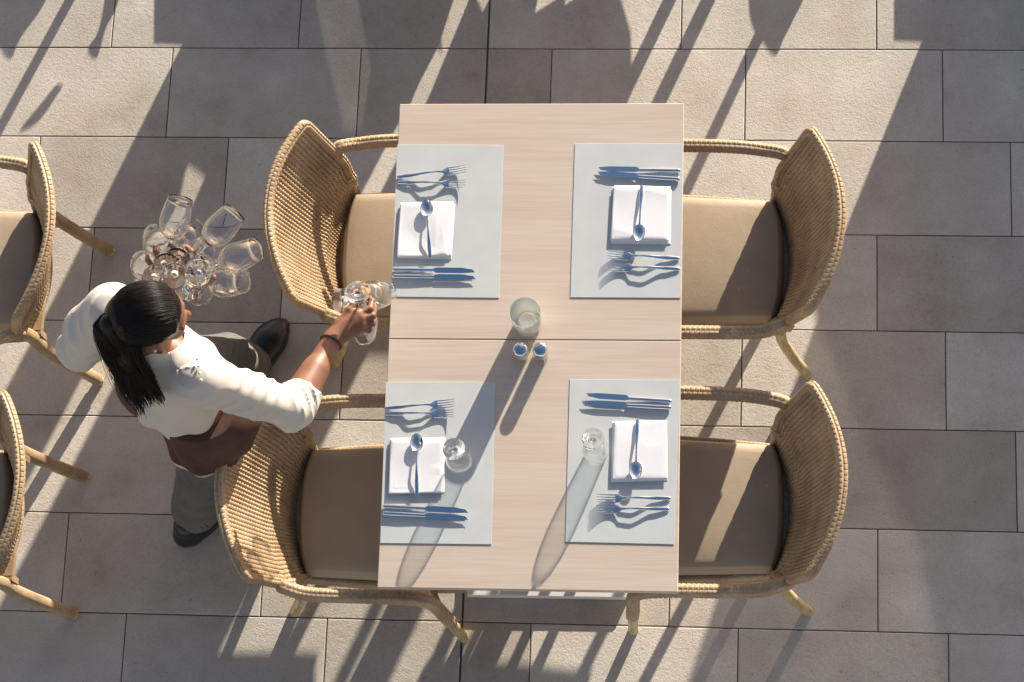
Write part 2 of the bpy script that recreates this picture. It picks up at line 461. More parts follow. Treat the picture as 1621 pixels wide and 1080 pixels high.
# ------------------------------------------------------------------ napkins
def napkin(c, lab, seed, th=.015):
    P = [at(x, y, ZM + th)[:2] for x, y in c]   # NW NE SE SW
    mb = MB(); r = np.random.default_rng(seed)
    def layer(P, z0, z1, n=40, k=0):
        U = np.linspace(0, 1, n); V = []
        nw, ne, se, sw = [np.array(p) for p in P]
        g = np.array([[(nw * (1 - u) + ne * u) * (1 - v) + (sw * (1 - u) + se * u) * v for u in U] for v in U])
        e = np.minimum.reduce(np.broadcast_arrays(U[None, :], 1 - U[None, :], U[:, None], 1 - U[:, None]))
        X = np.dstack([g, np.zeros((n, n))])
        nz = -1.3 * np.abs(wob(X.reshape(-1, 3), 17, seed + k).reshape(n, n)) ** .7 + .5 + wob(X.reshape(-1, 3), 24, seed + 5 + k).reshape(n, n)
        prof = 1 - np.clip(1 - e / .03, 0, 1) ** 2 * .6
        puff = .0017 * nz + .0012
        # slightly wavy outline
        out = (g - g.mean((0, 1))) * (1 + .006 * wob(X.reshape(-1, 3) * 1.0, 45, seed + 9 + k).reshape(n, n)[..., None]) + g.mean((0, 1))
        top = np.dstack([out, z0 + (z1 - z0) * prof + puff * np.clip(e / .06, 0, 1)])
        bot = np.dstack([out * 1.0, np.full((n, n), z0)])
        Vv = np.concatenate([top.reshape(-1, 3), bot.reshape(-1, 3)])
        q = []
        I = lambda i, j, o=0: o + i * n + j
        for i in range(n - 1):
            for j in range(n - 1):
                q.append((I(i, j), I(i + 1, j), I(i + 1, j + 1), I(i, j + 1)))
        for j in range(n - 1):
            q.append((I(0, j), I(0, j + 1), I(0, j + 1, n * n), I(0, j, n * n)))
            q.append((I(n - 1, j + 1), I(n - 1, j), I(n - 1, j, n * n), I(n - 1, j + 1, n * n)))
            q.append((I(j + 1, 0), I(j, 0), I(j, 0, n * n), I(j + 1, 0, n * n)))
            q.append((I(j, n - 1), I(j + 1, n - 1), I(j + 1, n - 1, n * n), I(j, n - 1, n * n)))
        mb.add(Vv, q)
    c0 = np.mean(P, 0); L = 4
    for k in range(L):
        s = 1 - .016 * (k % 2) - .004 * k; o = r.normal(size=2) * .0018
        Q = [(np.array(p) - c0) * s + c0 + o + r.normal(size=2) * .0013 for p in P]
        layer(Q, ZM + .0004 + th * k / L, ZM + th * (k + 1) / L - .0006, 44, k * 11)
    ob = mb.build('napkin', M['linen'], smooth='all')
    tag(ob, 'folded white linen napkin under a spoon on the %s placemat' % lab, 'napkin', 'folded napkins')
NTH = .0085
napkin([(633, 321), (718, 320), (714, 407), (628, 407)], 'upper left', 3, NTH)
napkin([(969, 294), (1060, 296), (1058, 383), (965, 382)], 'upper right', 13, NTH)
napkin([(618, 693), (704, 691), (702, 780), (615, 780)], 'lower left', 23, NTH)
napkin([(970, 667), (1056, 666), (1056, 760), (967, 762)], 'lower right', 33, NTH)
# ------------------------------------------------------------------ cutlery (local: handle end at x=0, tip at x=L)
def bar(mb, xs, ws, zs, ts, ys=None, sides=14):
    """elliptical bar along x with half-width ws, centre height zs, half-thickness ts"""
    xs, ws, zs, ts = map(lambda a: np.asarray(a, float), (xs, ws, zs, ts))
    ys = np.zeros_like(xs) if ys is None else np.asarray(ys, float)
    a = np.arange(sides) * 2 * np.pi / sides; N = len(xs)
    V = np.stack([np.repeat(xs[:, None], sides, 1), ys[:, None] + ws[:, None] * np.cos(a), zs[:, None] + ts[:, None] * np.sin(a)], -1).reshape(-1, 3)
    q = [(i * sides + j, i * sides + (j + 1) % sides, (i + 1) * sides + (j + 1) % sides, (i + 1) * sides + j) for i in range(N - 1) for j in range(sides)]
    mb.add(V, np.array(q)[:, ::-1], [list(range(sides)), [(N - 1) * sides + k for k in range(sides)][::-1]])
def interp(x, xs, ys):
    # smooth (cosine) interpolation
    x = np.asarray(x); i = np.clip(np.searchsorted(xs, x) - 1, 0, len(xs) - 2)
    xs = np.asarray(xs); ys = np.asarray(ys); t = (x - xs[i]) / (xs[i + 1] - xs[i]); t = np.clip(t, 0, 1); t = t * t * (3 - 2 * t)
    return ys[i] + (ys[i + 1] - ys[i]) * t
def make_fork():
    t = empty('fork'); mb = MB(); L = .200
    xs = np.linspace(0, .150, 60)
    w = interp(xs, [0, .004, .03, .075, .110, .128, .143, .150], [.0015, .0052, .0058, .0040, .0026, .0042, .0115, .0122])
    z = interp(xs, [0, .04, .09, .118, .150], [.0022, .0050, .0125, .0115, .0050])
    th = interp(xs, [0, .01, .07, .11, .15], [.0012, .0021, .0020, .0019, .0012])
    bar(mb, xs, w, z, th); mb.build('handle', M['steel'], t)
    mb = MB()
    for k in range(4):
        y = (k - 1.5) * .0066; xs = np.linspace(.143, L - .001 * (1 if k in (0, 3) else 0), 22); u = (xs - .143) / (L - .143)
        bar(mb, xs, .0020 * (1 - .55 * u ** 2), .0055 - .0035 * np.sin(u * np.pi * .75) + .011 * u ** 2.2, .0011 * (1 - .4 * u), np.full(22, y) * (1 + .06 * u), 8)
    mb.build('tines', M['steel'], t)
    return t
def make_knife():
    t = empty('table_knife'); mb = MB(); L = .243
    xs = np.linspace(0, .122, 40)
    w = interp(xs, [0, .003, .05, .112, .122], [.002, .0058, .0060, .0050, .0050])
    bar(mb, xs, w, np.full(40, .0050) , interp(xs, [0, .004, .05, .122], [.0012, .0040, .0042, .0030]))
    mb.build('handle', M['steel'], t)
    mb = MB(); xs = np.linspace(.121, L, 46)
    up = interp(xs, [.121, .135, .20, .232, .243], [.0050, .0072, .0072, .0030, -.0060])
    lo = interp(xs, [.121, .130, .20, .243], [-.0050, -.0094, -.0094, -.0068])
    n = len(xs); zt = .0058; th = .0007
    V = np.concatenate([np.c_[xs, lo, np.full(n, zt + .0001)], np.c_[xs, up, np.full(n, zt + th)], np.c_[xs, up, np.full(n, zt - th)], np.c_[xs, lo, np.full(n, zt - .0001)]])
    q = [(k * n + i, k * n + i + 1, ((k + 1) % 4) * n + i + 1, ((k + 1) % 4) * n + i) for k in range(4) for i in range(n - 1)]
    mb.add(V, q, [[0, n, 2 * n, 3 * n][::-1], [n - 1, 2 * n - 1, 3 * n - 1, 4 * n - 1]])
    mb.build('blade', M['steel'], t)
    return t
def make_spoon(up=True):
    t = empty('teaspoon'); mb = MB(); L = .168
    xs = np.linspace(0, .122, 46)
    w = interp(xs, [0, .004, .03, .09, .113, .122], [.0015, .0048, .0052, .0024, .0024, .0040])
    z = interp(xs, [0, .03, .085, .108, .122], [.0020, .0042, .0090, .0075, .0058])
    bar(mb, xs, w, z, interp(xs, [0, .01, .08, .122], [.001, .0018, .0019, .0012])); mb.build('handle', M['steel'], t)
    mb = MB(); n = 15; m = 36; V = []; a_, b_ = .0245, .0172; cx = L - a_
    for side in (0, 1):
        for i in range(n):
            r = i / (n - 1)
            for j in range(m):
                th = 2 * math.pi * j / m; ex = math.cos(th); ey = math.sin(th)
                wy = b_ * (1 - .10 * ex)
                V.append((cx + a_ * r * ex, wy * r * ey, .0085 - .0078 * (1 - r ** 2.2) - .001 * side))
    q = []
    for s in (0, 1):
        for i in range(n - 1):
            for j in range(m):
                f = (s * n * m + i * m + j, s * n * m + i * m + (j + 1) % m, s * n * m + (i + 1) * m + (j + 1) % m, s * n * m + (i + 1) * m + j)
                q.append(f[::-1] if s == 0 else f)
    for j in range(m):
        q.append(((n - 1) * m + j, (n - 1) * m + (j + 1) % m, n * m + (n - 1) * m + (j + 1) % m, n * m + (n - 1) * m + j)[::-1])
    mb.add(V, q); mb.build('bowl', M['steel'], t, smooth='all')
    return t
def place2(o, a, b, z, L):
    A0 = at(*a, z); B0 = at(*b, z); d = B0 - A0
    o.location = (A0[0], A0[1], z); o.rotation_euler = (0, 0, math.atan2(d[1], d[0]))
    s = float(np.hypot(d[0], d[1])) / L
    o.scale = (s, s, s)
places = {
    'upper left': dict(f=[((628, 281), (739, 269)), ((629, 289), (738, 293))], k=[((621, 427.5), (753, 429)), ((621, 438), (754, 439.5))], s=((681, 409), (675, 317))),
    'upper right': dict(f=[((1076, 409.5), (961, 405)), ((1077, 426), (962, 424))], k=[((1077.5, 271), (946, 269)), ((1077, 284.5), (945, 276))], s=((1016, 293), (1011, 383))),
    'lower left': dict(f=[((609, 647), (721, 639)), ((609, 655), (720, 656))], k=[((606, 802), (742, 809)), ((606, 813), (742, 820))], s=((660, 786), (660, 687))),
    'lower right': dict(f=[((1062, 789), (945, 790)), ((1060, 806), (944, 807))], k=[((1064, 636), (927, 627)), ((1063, 646), (923, 639))], s=((1009, 664), (1006, 760)))}
fork0, knife0, spoon0 = make_fork(), make_knife(), make_spoon()
used = set()
def inst(p):
    if p.name not in used: used.add(p.name); return p
    return copy_tree(p)
for pl, d in places.items():
    left = 'left' in pl
    side_f = ('farther from', 'nearer to')
    for i, (a, b) in enumerate(d['f']):
        o = inst(fork0); place2(o, a, b, ZM + .0008, .200)
        near = (i == 1) if left else (i == 0)
        tag(o, 'steel fork on the %s placemat, the one %s the napkin' % (pl, 'next to' if near else 'farther from'), 'fork', 'forks on the placemats')
    for i, (a, b) in enumerate(d['k']):
        o = inst(knife0); place2(o, a, b, ZM + .0005, .243)
        if not left: pass
        near = (i == 0) if left else (i == 1)
        tag(o, 'steel table knife on the %s placemat, the one %s the napkin' % (pl, 'next to' if near else 'farther from'), 'knife', 'knives on the placemats')
    o = inst(spoon0); place2(o, d['s'][0], d['s'][1], ZM + NTH + .0022, .168)
    tag(o, 'steel teaspoon lying on the folded napkin of the %s placemat' % pl, 'spoon', 'spoons on the napkins')

# ------------------------------------------------------------------ glassware
def wine_parts():
    """local: foot on z=0, rim at z=.205"""
    foot = MB(); foot.lathe([(0, 0), (.0335, 0), (.0345, .0008), (.0335, .0018), (.020, .0032), (.009, .0058), (.0045, .012), (.0040, .0125), (0, .0125)][::1], 40)
    stem = MB(); stem.lathe([(.0050, .0122), (.0044, .02), (.0042, .06), (.0048, .082), (.0066, .0905)], 16)
    bowl = MB()
    out = [(.0, .0895), (.0070, .0905), (.019, .096), (.030, .106), (.0375, .120), (.0410, .137), (.0405, .155), (.0380, .175), (.0350, .192), (.0330, .205)]
    inn = [(.0322, .2052), (.0341, .192), (.0371, .175), (.0395, .155), (.0400, .137), (.0365, .1215), (.0290, .108), (.018, .0985), (.006, .0945), (0, .0942)]
    bowl.lathe(out + inn, 44)
    return foot, stem, bowl
gfoot, gstem, gbowl = wine_parts()
gl0 = empty('wine_glass'); gfoot.build('foot', M['clear'], gl0, 'all'); gstem.build('stem', M['clear'], gl0, 'all'); gbowl.build('bowl', M['glass'], gl0, 'all')
used_gl = []
GL = .205
def place_glass(foot, rim, label, group, s=1.0):
    o = gl0 if not used_gl else copy_tree(gl0); used_gl.append(1)
    foot = np.asarray(foot, float); rim = np.asarray(rim, float); d = Vector(rim - foot).normalized()
    o.location = tuple(foot); o.rotation_mode = 'XYZ'; o.rotation_euler = d.to_track_quat('Z', 'Y').to_euler(); o.scale = (s, s, s)
    tag(o, label, 'wine glass', group); return o
for (bx, by, lab) in [(730, 735, 'clear wine glass standing upside down on the lower left placemat'), (944, 720, 'clear wine glass standing upside down on the lower right placemat')]:
    b = at(bx, by, ZM); place_glass(b + A(0, 0, GL * .86), b + A(0, 0, .0005), lab, 'upturned wine glasses on the table', .857)
# tumbler
b = at(836, 514, ZT)
tb = empty('water_tumbler', (b[0], b[1], ZT + .0005))
mb = MB(); mb.lathe([(0, 0), (.0335, 0), (.0365, .003), (.0395, .04), (.0432, .113), (.0425, .1145), (.0408, .113), (.0372, .04), (.0345, .017), (.031, .0145), (0, .0145)], 56)
mb.build('glass_body', M['solid_glass'], tb, 'all')
mb = MB(); mb.lathe([(0, .015), (.024, .015), (.025, .018), (.0245, .034), (.022, .0355), (.019, .034), (0, .033)], 40)
mb.build('tealight', M['wax'], tb, 'all')
tag(tb, 'clear thick glass tumbler with a pale tealight in it at the middle of the table', 'tumbler')
def shaker(px, py, label, fill, first=None):
    b = at(px, py, ZT); s = empty('shaker', (b[0], b[1], ZT + .0005))
    mb = MB(); mb.lathe([(0, 0), (.019, 0), (.0212, .003), (.0208, .03), (.0190, .043), (.0185, .044), (.0170, .043), (.0188, .03), (.0190, .006), (0, .005)], 40)
    mb.build('glass_body', M['glass'], s, 'all')
    mb = MB(); mb.lathe([(0, .0055), (.0184, .0062), (.0184, .036), (0, .037)], 32); mb.build('contents', M[fill], s, 'all')
    mb = MB(); mb.lathe([(.0188, .040), (.0197, .042), (.0197, .053), (.0185, .0565), (.014, .0588), (0, .0598), (0, .0595)], 40)
    cap = mb.build('cap', M['steel'], s, 'all')
    mb = MB()
    for r_, n_ in ((0, 1), (.0045, 6), (.009, 11)):
        for k in range(n_):
            a = 2 * math.pi * k / n_; zc = .0603 - r_ ** 2 * 5
            mb.lathe([(0, zc + .0002), (.0009, zc + .0001), (.0009, zc - .0012), (0, zc - .0012)], 8, (r_ * math.cos(a), r_ * math.sin(a), 0))
    mb.build('pouring_holes', M['hole'], cap)
    tag(s, label, 'shaker', 'salt and pepper shakers'); return s
shaker(826, 562, 'small shaker filled with white salt, left of the pair beside the tumbler', 'salt')
shaker(857, 562, 'small shaker with darker amber contents, right of the pair beside the tumbler', 'pepper')

# ------------------------------------------------------------------ chairs (local: facing +x, back bottom middle at origin)
def shell(u, v):
    """point on the back shell; u -1..1 across, v 0..1 up"""
    u = np.asarray(u, float); v = np.asarray(v, float)
    au = np.abs(u); vp = np.maximum(v, 0)
    W = .168 + .060 * np.clip(v / .45, 0, 1) ** .9 + .024 * np.clip((v - .4) / .6, 0, 1)
    y = u * W * (1 + 0 * v)
    x = .002 - .130 * vp ** 1.1 - .006 * np.sin(v * np.pi) + (.038 + .040 * np.clip(v / .4, 0, 1)) * au ** 2.0
    # crease of the lumbar band
    x = x + .006 * np.exp(-((v - .26) / .035) ** 2)
    z = .405 + (.455 - .035 * au ** 2.4) * v
    return np.stack([x, y, z], -1)
def shell_n(u, v):
    e = 1e-3
    a = shell(u + e, v) - shell(u - e, v); b = shell(u, v + e) - shell(u, v - e)
    n = np.cross(a, b); n /= np.linalg.norm(n, axis=-1)[..., None]; return n
def wrapped(mb, path, r, pitch=.014, sides=24, amp=.16):
    """pole wound with cane: staggered rows of short raised strips with dark gaps between"""
    g = 4; sides = max(16, sides // g * g)
    P = np.asarray(path, float); seg = np.linalg.norm(np.diff(P, axis=0), axis=1); s = np.concatenate([[0], np.cumsum(seg)])
    N = max(8, int(s[-1] / (pitch / 7))); t = np.linspace(0, s[-1], N)
    Q = np.stack([np.interp(t, s, P[:, k]) for k in range(3)], 1)
    for _ in range(4): Q[1:-1] = (Q[:-2] + 2 * Q[1:-1] + Q[2:]) / 4
    rr = np.interp(t, s, np.broadcast_to(np.asarray(r, float), (len(P),)))
    k = np.arange(sides); grp = (k // g) % 2; cross = np.array([-.9, .55, 1.0, .55])[k % g]
    ph = t[:, None] / pitch + grp[None] * .5
    ln = 1 - 1.6 * np.clip(1 - np.abs(((ph + .5) % 1) - .5) / .17, 0, 1)
    rad = rr[:, None] * (1 + amp * .62 * np.minimum(cross[None], ln + .15 * cross[None]))
    mb.tube(Q, rad, sides)
def bez(pts, n=40):
    """Catmull-Rom through points"""
    P = np.asarray(pts, float); P = np.vstack([2 * P[0] - P[1], P, 2 * P[-1] - P[-2]]); out = []
    k = len(P) - 3
    for i in range(k):
        p0, p1, p2, p3 = P[i:i + 4]
        for t in np.linspace(0, 1, max(2, n // k), endpoint=(i == k - 1)):
            out.append(.5 * (2 * p1 + (p2 - p0) * t + (2 * p0 - 5 * p1 + 4 * p2 - p3) * t * t + (3 * p1 - p0 - 3 * p2 + p3) * t ** 3))
    return np.array(out)
def rear_leg(s): return bez([shell(s * .97, .30), (.022, s * .195, .44), (.012, s * .199, .33), (-.022, s * .203, .17), (-.055, s * .206, .05), (-.068, s * .207, .0)], 44)
def make_chair():
    root = empty('wicker_armchair')
    # woven back
    mb = MB(); NS = 39; NR = 60
    us = np.linspace(-.97, .97, NS); vs = np.linspace(.012, .975, NR)
    for i, u in enumerate(us):                      # stakes running up the back
        v = np.linspace(0, 1, NR * 2); uu = np.full_like(v, u)
        ph = (v - vs[0]) / (vs[1] - vs[0]) * np.pi
        p = shell(uu, v) + shell_n(uu, v) * (.0022 + .0008 * np.cos(ph + (i % 2) * np.pi))[:, None]
        mb.tube(p, .0043, 6, normal=shell_n(uu, v), flat=.7, caps=False)
    for j, v in enumerate(vs):                      # weavers across
        m = (NS - 1) * 4 + 1; u = np.linspace(-.985, .985, m); vv = np.full_like(u, v) + .0012 * np.sin(u * 9 + j)
        ph = (u - us[0]) / (us[1] - us[0]) * np.pi + (j % 2) * np.pi
        p = shell(u, vv) + shell_n(u, vv) * (-.0006 + .0044 * np.cos(ph))[:, None]
        mb.tube(p, .0042, 6, normal=shell_n(u, vv), flat=.62, caps=False)
    back = mb.build('backrest', M['wicker'], root)
    # braided rim round the shell
    mb = MB(); rim = []
    for v in np.linspace(0, .97, 20): rim.append(shell(-1.0, v))
    for u in np.linspace(-.97, .97, 44): rim.append(shell(u, 1.0))
    for v in np.linspace(.97, 0, 20): rim.append(shell(1.0, v))
    wrapped(mb, rim, .0135, .0145, 20, .24)
    mb.build('braided_rim', M['wicker'], back)
    low = MB(); wrapped(low, [shell(u, -.01) for u in np.linspace(-1, 1, 30)], .011, .013, 16, .18)
    low.build('lower_rim', M['wicker'], back)
    # cushion
    mb = MB(); n = 30; m_ = 26
    def cush(a, b, top):
        x = .012 + .452 * a; hw = .178 + .018 * a
        # rounded back corners, bowed front
        yb = (2 * b - 1)
        x = x + (.028 * abs(yb) ** 3.0) * (1 - a) + .012 * (1 - yb ** 2) * a
        e = min(a, 1 - a) * .452; f = min(b, 1 - b) * 2 * hw; ed = min(e, f)
        rr = .018; k = 1 - max(0, 1 - ed / rr) ** 2
        z = .430 + (.045 + .014 * math.sin(math.pi * a) ** .5 * math.sin(math.pi * b) ** .5) * math.sqrt(max(0, k)) if top else .430
        return (x, yb * hw, z)
    ga = np.concatenate([np.linspace(0, .04, 7)[:-1], np.linspace(.04, .96, n - 12), np.linspace(.96, 1, 7)[1:]])
    V = [cush(a, b, 1) for a in ga for b in ga] + [cush(a, b, 0) for a in ga for b in ga]
    K = len(ga); q = []
    for i in range(K - 1):
        for j in range(K - 1):
            q.append((i * K + j, (i + 1) * K + j, (i + 1) * K + j + 1, i * K + j + 1))
            q.append(tuple(K * K + x for x in (i * K + j, i * K + j + 1, (i + 1) * K + j + 1, (i + 1) * K + j)))
    for j in range(K - 1):
        q.append((j, j + 1, K * K + j + 1, K * K + j)); q.append(((K - 1) * K + j + 1, (K - 1) * K + j, K * K + (K - 1) * K + j, K * K + (K - 1) * K + j + 1))
        q.append(((j + 1) * K, j * K, K * K + j * K, K * K + (j + 1) * K)); q.append((j * K + K - 1, (j + 1) * K + K - 1, K * K + (j + 1) * K + K - 1, K * K + j * K + K - 1))
    mb.add(V, q); mb.build('seat_cushion', M['cushion'], root, 'all')
    # seat frame under it, woven apron
    mb = MB()
    for z in (.418, .402, .386, .370):
        path = [(.0, -.175, z), (.24, -.193, z), (.455, -.198, z), (.468, -.17, z), (.474, 0, z), (.468, .17, z), (.455, .198, z), (.24, .193, z), (.0, .175, z)]
        wrapped(mb, bez(path, 60), .0098, .012, 12, .15)
    mb.prism([(.0, -.17), (.46, -.19), (.46, .19), (.0, .17)], .405, .4285)
    mb.build('seat_frame', M['wicker'], root)
    for s in (-1, 1):
        # arm: from the side of the back forward, then down as the front leg
        a = MB()
        jp = shell(s * 1.0, .56)
        path = bez([jp + A(-.002, 0, -.03), jp + A(.012, s * .012, .01), (.075, s * .262, .640), (.16, s * .268, .648), (.30, s * .270, .650), (.372, s * .272, .640), (.405, s * .274, .600), (.416, s * .274, .52), (.421, s * .273, .38), (.427, s * .273, .26)], 90)
        wrapped(a, path, .0182, .0135, 24, .16)
        a.build('armrest', M['wicker'], root)
        l = MB(); wleg = bez([(.426, s * .273, .27), (.430, s * .273, .15), (.434, s * .274, .02), (.434, s * .274, .0)], 24)
        l.tube(wleg, .0150 * (1 + .04 * np.sin(np.arange(len(wleg)) * 1.3)), 14); fl = l.build('leg', M['pole'], root)
        # bracket from arm-leg to seat frame
        br = MB(); wrapped(br, [(.423, s * .268, .405), (.40, s * .235, .400), (.385, s * .196, .398)], .010, .012, 12); br.build('stretcher', M['wicker'], fl)
        # rear leg: wicker-wound upper part and bare pole foot
        l = MB(); kn = rear_leg(s)
        l.tube(kn, .0165 * (1 - .08 * np.linspace(0, 1, len(kn))), 14); rl = l.build('leg', M['pole'], root)
        c = MB(); wrapped(c, kn[1:10], .0180, .012, 16, .12); c.build('winding', M['wicker'], rl)
    return root
ch0 = make_chair()
chairs = [
    ((.684, .322), 180, 'wicker armchair with tan cushion right of the table, nearer the top of the photo'),
    ((.690, -.387), 180, 'wicker armchair right of the table with one sunlit stripe on its cushion'),
    ((-.597, .333), 0, 'wicker armchair with fully sunlit cushion beside the hand that holds the wine glasses'),
    ((-.675, -.425), 0.5, 'wicker armchair with fully shaded cushion, just right of the waitress'),
    ((-1.452, .268), 180, 'wicker armchair at the photo left edge, upper of the two seen from behind'),
    ((-1.468, -.448), 180, 'wicker armchair at the photo left edge, lower of the two seen from behind')]
for i, ((x, y), a, lab) in enumerate(chairs):
    c = ch0 if i == 0 else copy_tree(ch0)
    c.location = (x, y, 0); c.rotation_euler = (0, 0, math.radians(a))
    if i >= 4:
        for l in [k for k in kids(c) if k.name.startswith('leg')]:
            w = [k for k in kids(l) if k.name.startswith('winding')]
            if w:
                sgn = 1 if w[0].data.vertices[0].co.y > 0 else -1
                mw = MB(); wrapped(mw, rear_leg(sgn)[2:-3], .0182, .012, 16, .12); o_ = mw.build('winding', M['wicker'], l)
                bpy.data.objects.remove(w[0])
    tag(c, lab, 'armchair', 'wicker armchairs on the terrace')
#PERSON
person = empty('person', (-.93, -.15, 0))
tag(person, 'waitress in cream blouse, brown apron and grey trousers carrying a bunch of wine glasses', 'person')
V3 = A
def add_sdf(f, lo, hi, h):
    V, Q = nets(f, lo, hi, h); mb = MB(); mb.add(V, Q); return mb
def frame(fwd, up):
    f = unit(fwd); u = unit(np.asarray(up) - f * np.dot(up, f)); r = np.cross(f, u)
    return np.stack([f, -r, u], 1)     # columns: forward, left, up
# key joints
SL, SR = A(-1.005, -.105, 1.325), A(-.775, -.275, 1.325)
EL, WL = A(-1.145, -.150, 1.10), A(-.955, .020, 1.03)
ER, WR = A(-.585, -.290, 1.065), at(527, 537, .985)
HC = A(-.853, -.172, 1.515); HS = .91
HF = frame((.86, .28, -.40), (.5, .1, 1))
def hp(x, y, z): return HC + HF @ (A(x, y, z) * HS)
def f_head(P):
    q = (P - HC) @ HF / HS
    d = ell(q, (-.012, 0, .012), (.093, .074, .088))
    d = smin(d, ell(q, (.030, 0, -.045), (.060, .056, .072)), .03)      # face
    d = smin(d, ell(q, (.055, 0, -.098), (.024, .022, .020)), .02)      # chin
    d = smin(d, cone(q, A(.082, 0, -.010), A(.104, 0, -.045), .009, .013), .014)   # nose
    for s in (-1, 1):
        d = smin(d, ell(q, (.097, s * .011, -.047), (.008, .008, .007)), .006)
        d = smin(d, ell(q, (.064, s * .038, -.050), (.022, .020, .020)), .02)      # cheek
        d = smin(d, cone(q, A(.084, s * .015, .003), A(.072, s * .050, .003), .007, .006), .012)   # brow
        d = np.maximum(d, -ell(q, (.094, s * .031, -.013), (.013, .015, .009)) - .001)
        d = smin(d, ell(q, (.073, s * .031, -.013), (.013, .013, .012)), .004)     # eyeball under the lid
        e = ell(q, (-.008, s * .077, -.022), (.017, .008, .030), None)
        e = np.maximum(e, -ell(q, (-.003, s * .086, -.020), (.009, .006, .017)))
        d = smin(d, e, .006)
    d = smin(d, cone(q, A(.088, -.020, -.075), A(.088, .020, -.075), .0055, .0055), .006)
    d = smin(d, cone(q, A(.086, -.016, -.084), A(.086, .016, -.084), .0065, .0065), .005)
    d = d * HS; n0 = HC + HF @ A(-.035, 0, -.05)
    d = smin(d, cone(P, n0, A(-.892, -.200, 1.335), .052, .060), .03)
    return d
# right hand pinching stems
def R_(x, y, z): return at(x, y, z)
RF = dict(
    thumb=[R_(537, 513, .985), R_(553, 491, .990), R_(566, 478, .985), R_(576, 471, .975)],
    index=[R_(566, 497, .995), R_(586, 489, .990), R_(589, 477, .978), R_(581, 468, .970)],
    middle=[R_(571, 504, .992), R_(590, 500, .985), R_(593, 488, .968), R_(584, 480, .955)],
    ring=[R_(572, 513, .985), R_(589, 512, .972), R_(590, 501, .952), R_(580, 494, .945)],
    pinky=[R_(570, 521, .976), R_(584, 523, .962), R_(585, 514, .945), R_(576, 507, .940)])
def hand_sdf(P, W, F, palm):
    d = None
    for p, r in palm:
        e = cone(P, p[0], p[1], r[0], r[1]); d = e if d is None else smin(d, e, .010)
    for k, (nm, pts) in enumerate(F.items()):
        rs = [.0115, .0105, .0095, .0080] if nm == 'thumb' else ([.0098, .0088, .0080, .0068] if nm != 'pinky' else [.0088, .0076, .0068, .0058])
        e = chain(P, pts, rs, .003)
        for j in (1, 2): e = smin(e, np.linalg.norm(P - pts[j], axis=1) - rs[j] * 1.03, .002)
        d = smin(d, e, .006 if nm != 'thumb' else .010)
    return d
palmR = [((WR, RF['index'][0]), (.0215, .0135)), ((WR, RF['middle'][0]), (.021, .0135)), ((WR, RF['ring'][0]), (.020, .013)), ((WR, RF['pinky'][0]), (.019, .012)), ((WR, RF['thumb'][0]), (.021, .014))]
def f_armR(P):
    d = cone(P, ER, WR, .041, .0245)
    d = smin(d, cone(P, ER + (WR - ER) * .25, ER + (WR - ER) * .55, .041, .034), .02)
    return smin(d, hand_sdf(P, WR, RF, palmR), .012)
# left hand, palm up under the stems, fingers fanned between them
LF = dict(
    thumb=[R_(297, 452, 1.055), R_(316, 447, 1.075), R_(330, 446, 1.085), R_(338, 440, 1.09)],
    index=[R_(283, 428, 1.075), R_(299, 411, 1.085), R_(303, 399, 1.09), R_(297, 392, 1.085)],
    middle=[R_(272, 424, 1.078), R_(275, 405, 1.090), R_(274, 394, 1.095), R_(270, 388, 1.090)],
    ring=[R_(260, 427, 1.075), R_(252, 409, 1.086), R_(247, 399, 1.09), R_(246, 391, 1.085)],
    pinky=[R_(251, 434, 1.068), R_(240, 421, 1.075), R_(234, 412, 1.078), R_(233, 405, 1.074)])
WLh = R_(262, 468, 1.045)
palmL = [((WLh, LF[k][0]), (.020, .013)) for k in ('index', 'middle', 'ring', 'pinky')] + [((WLh, LF['thumb'][0]), (.021, .014))]
def f_armL(P):
    d = cone(P, EL, WLh, .041, .0245)
    return smin(d, hand_sdf(P, WLh, LF, palmL), .012)
def bbox(pts, pad): P = np.array(pts); return P.min(0) - pad, P.max(0) + pad
body = MB()
V, Q = nets(f_head, HC - .16, HC + A(.17, .16, .15), .0028); body.add(V, Q)
lo, hi = bbox([ER, WR] + [p for v in RF.values() for p in v], .06); V, Q = nets(f_armR, lo, hi, .0024); body.add(V, Q)
lo, hi = bbox([EL, WLh] + [p for v in LF.values() for p in v], .06); V, Q = nets(f_armL, lo, hi, .0026); body.add(V, Q)
# hips, legs, trunk under the clothes
PV = A(-.895, -.215, .92); SH = unit((SR - SL) * A(1, 1, 0)); FW = A(-SH[1], SH[0], 0)
HLJ, HRJ = PV - SH * .085, PV + SH * .085
KL, AL = A(-.885, .000, .50), A(-.915, .085, .10)
KR, AR = A(-.930, -.330, .50), A(-1.025, -.350, .14)
CH = A(-.893, -.196, 1.24); WA = A(-.897, -.225, 1.04)
def f_trunk(P):
    d = smin(cone(P, CH - SH * .05, WA - SH * .045, .095, .085), cone(P, CH + SH * .05, WA + SH * .045, .095, .085), .03)
    d = smin(d, cone(P, WA - SH * .04, HLJ, .085, .09), .03); d = smin(d, cone(P, WA + SH * .04, HRJ, .085, .09), .03)
    d = smin(d, cone(P, SL, SR, .050, .050), .05)
    for H_, K_, A_ in ((HLJ, KL, AL), (HRJ, KR, AR)):
        d = smin(d, cone(P, H_, K_, .080, .050), .03); d = smin(d, cone(P, K_, A_, .050, .034), .02)
    d = smin(d, cone(P, SL, EL, .050, .040), .03); d = smin(d, cone(P, SR, ER, .050, .040), .03)
    return d
V, Q = nets(f_trunk, A(-1.22, -.50, .05), A(-.50, .20, 1.42), .009); body.add(V, Q)
body.build('body', M['skin'], person, 'all', world=True)
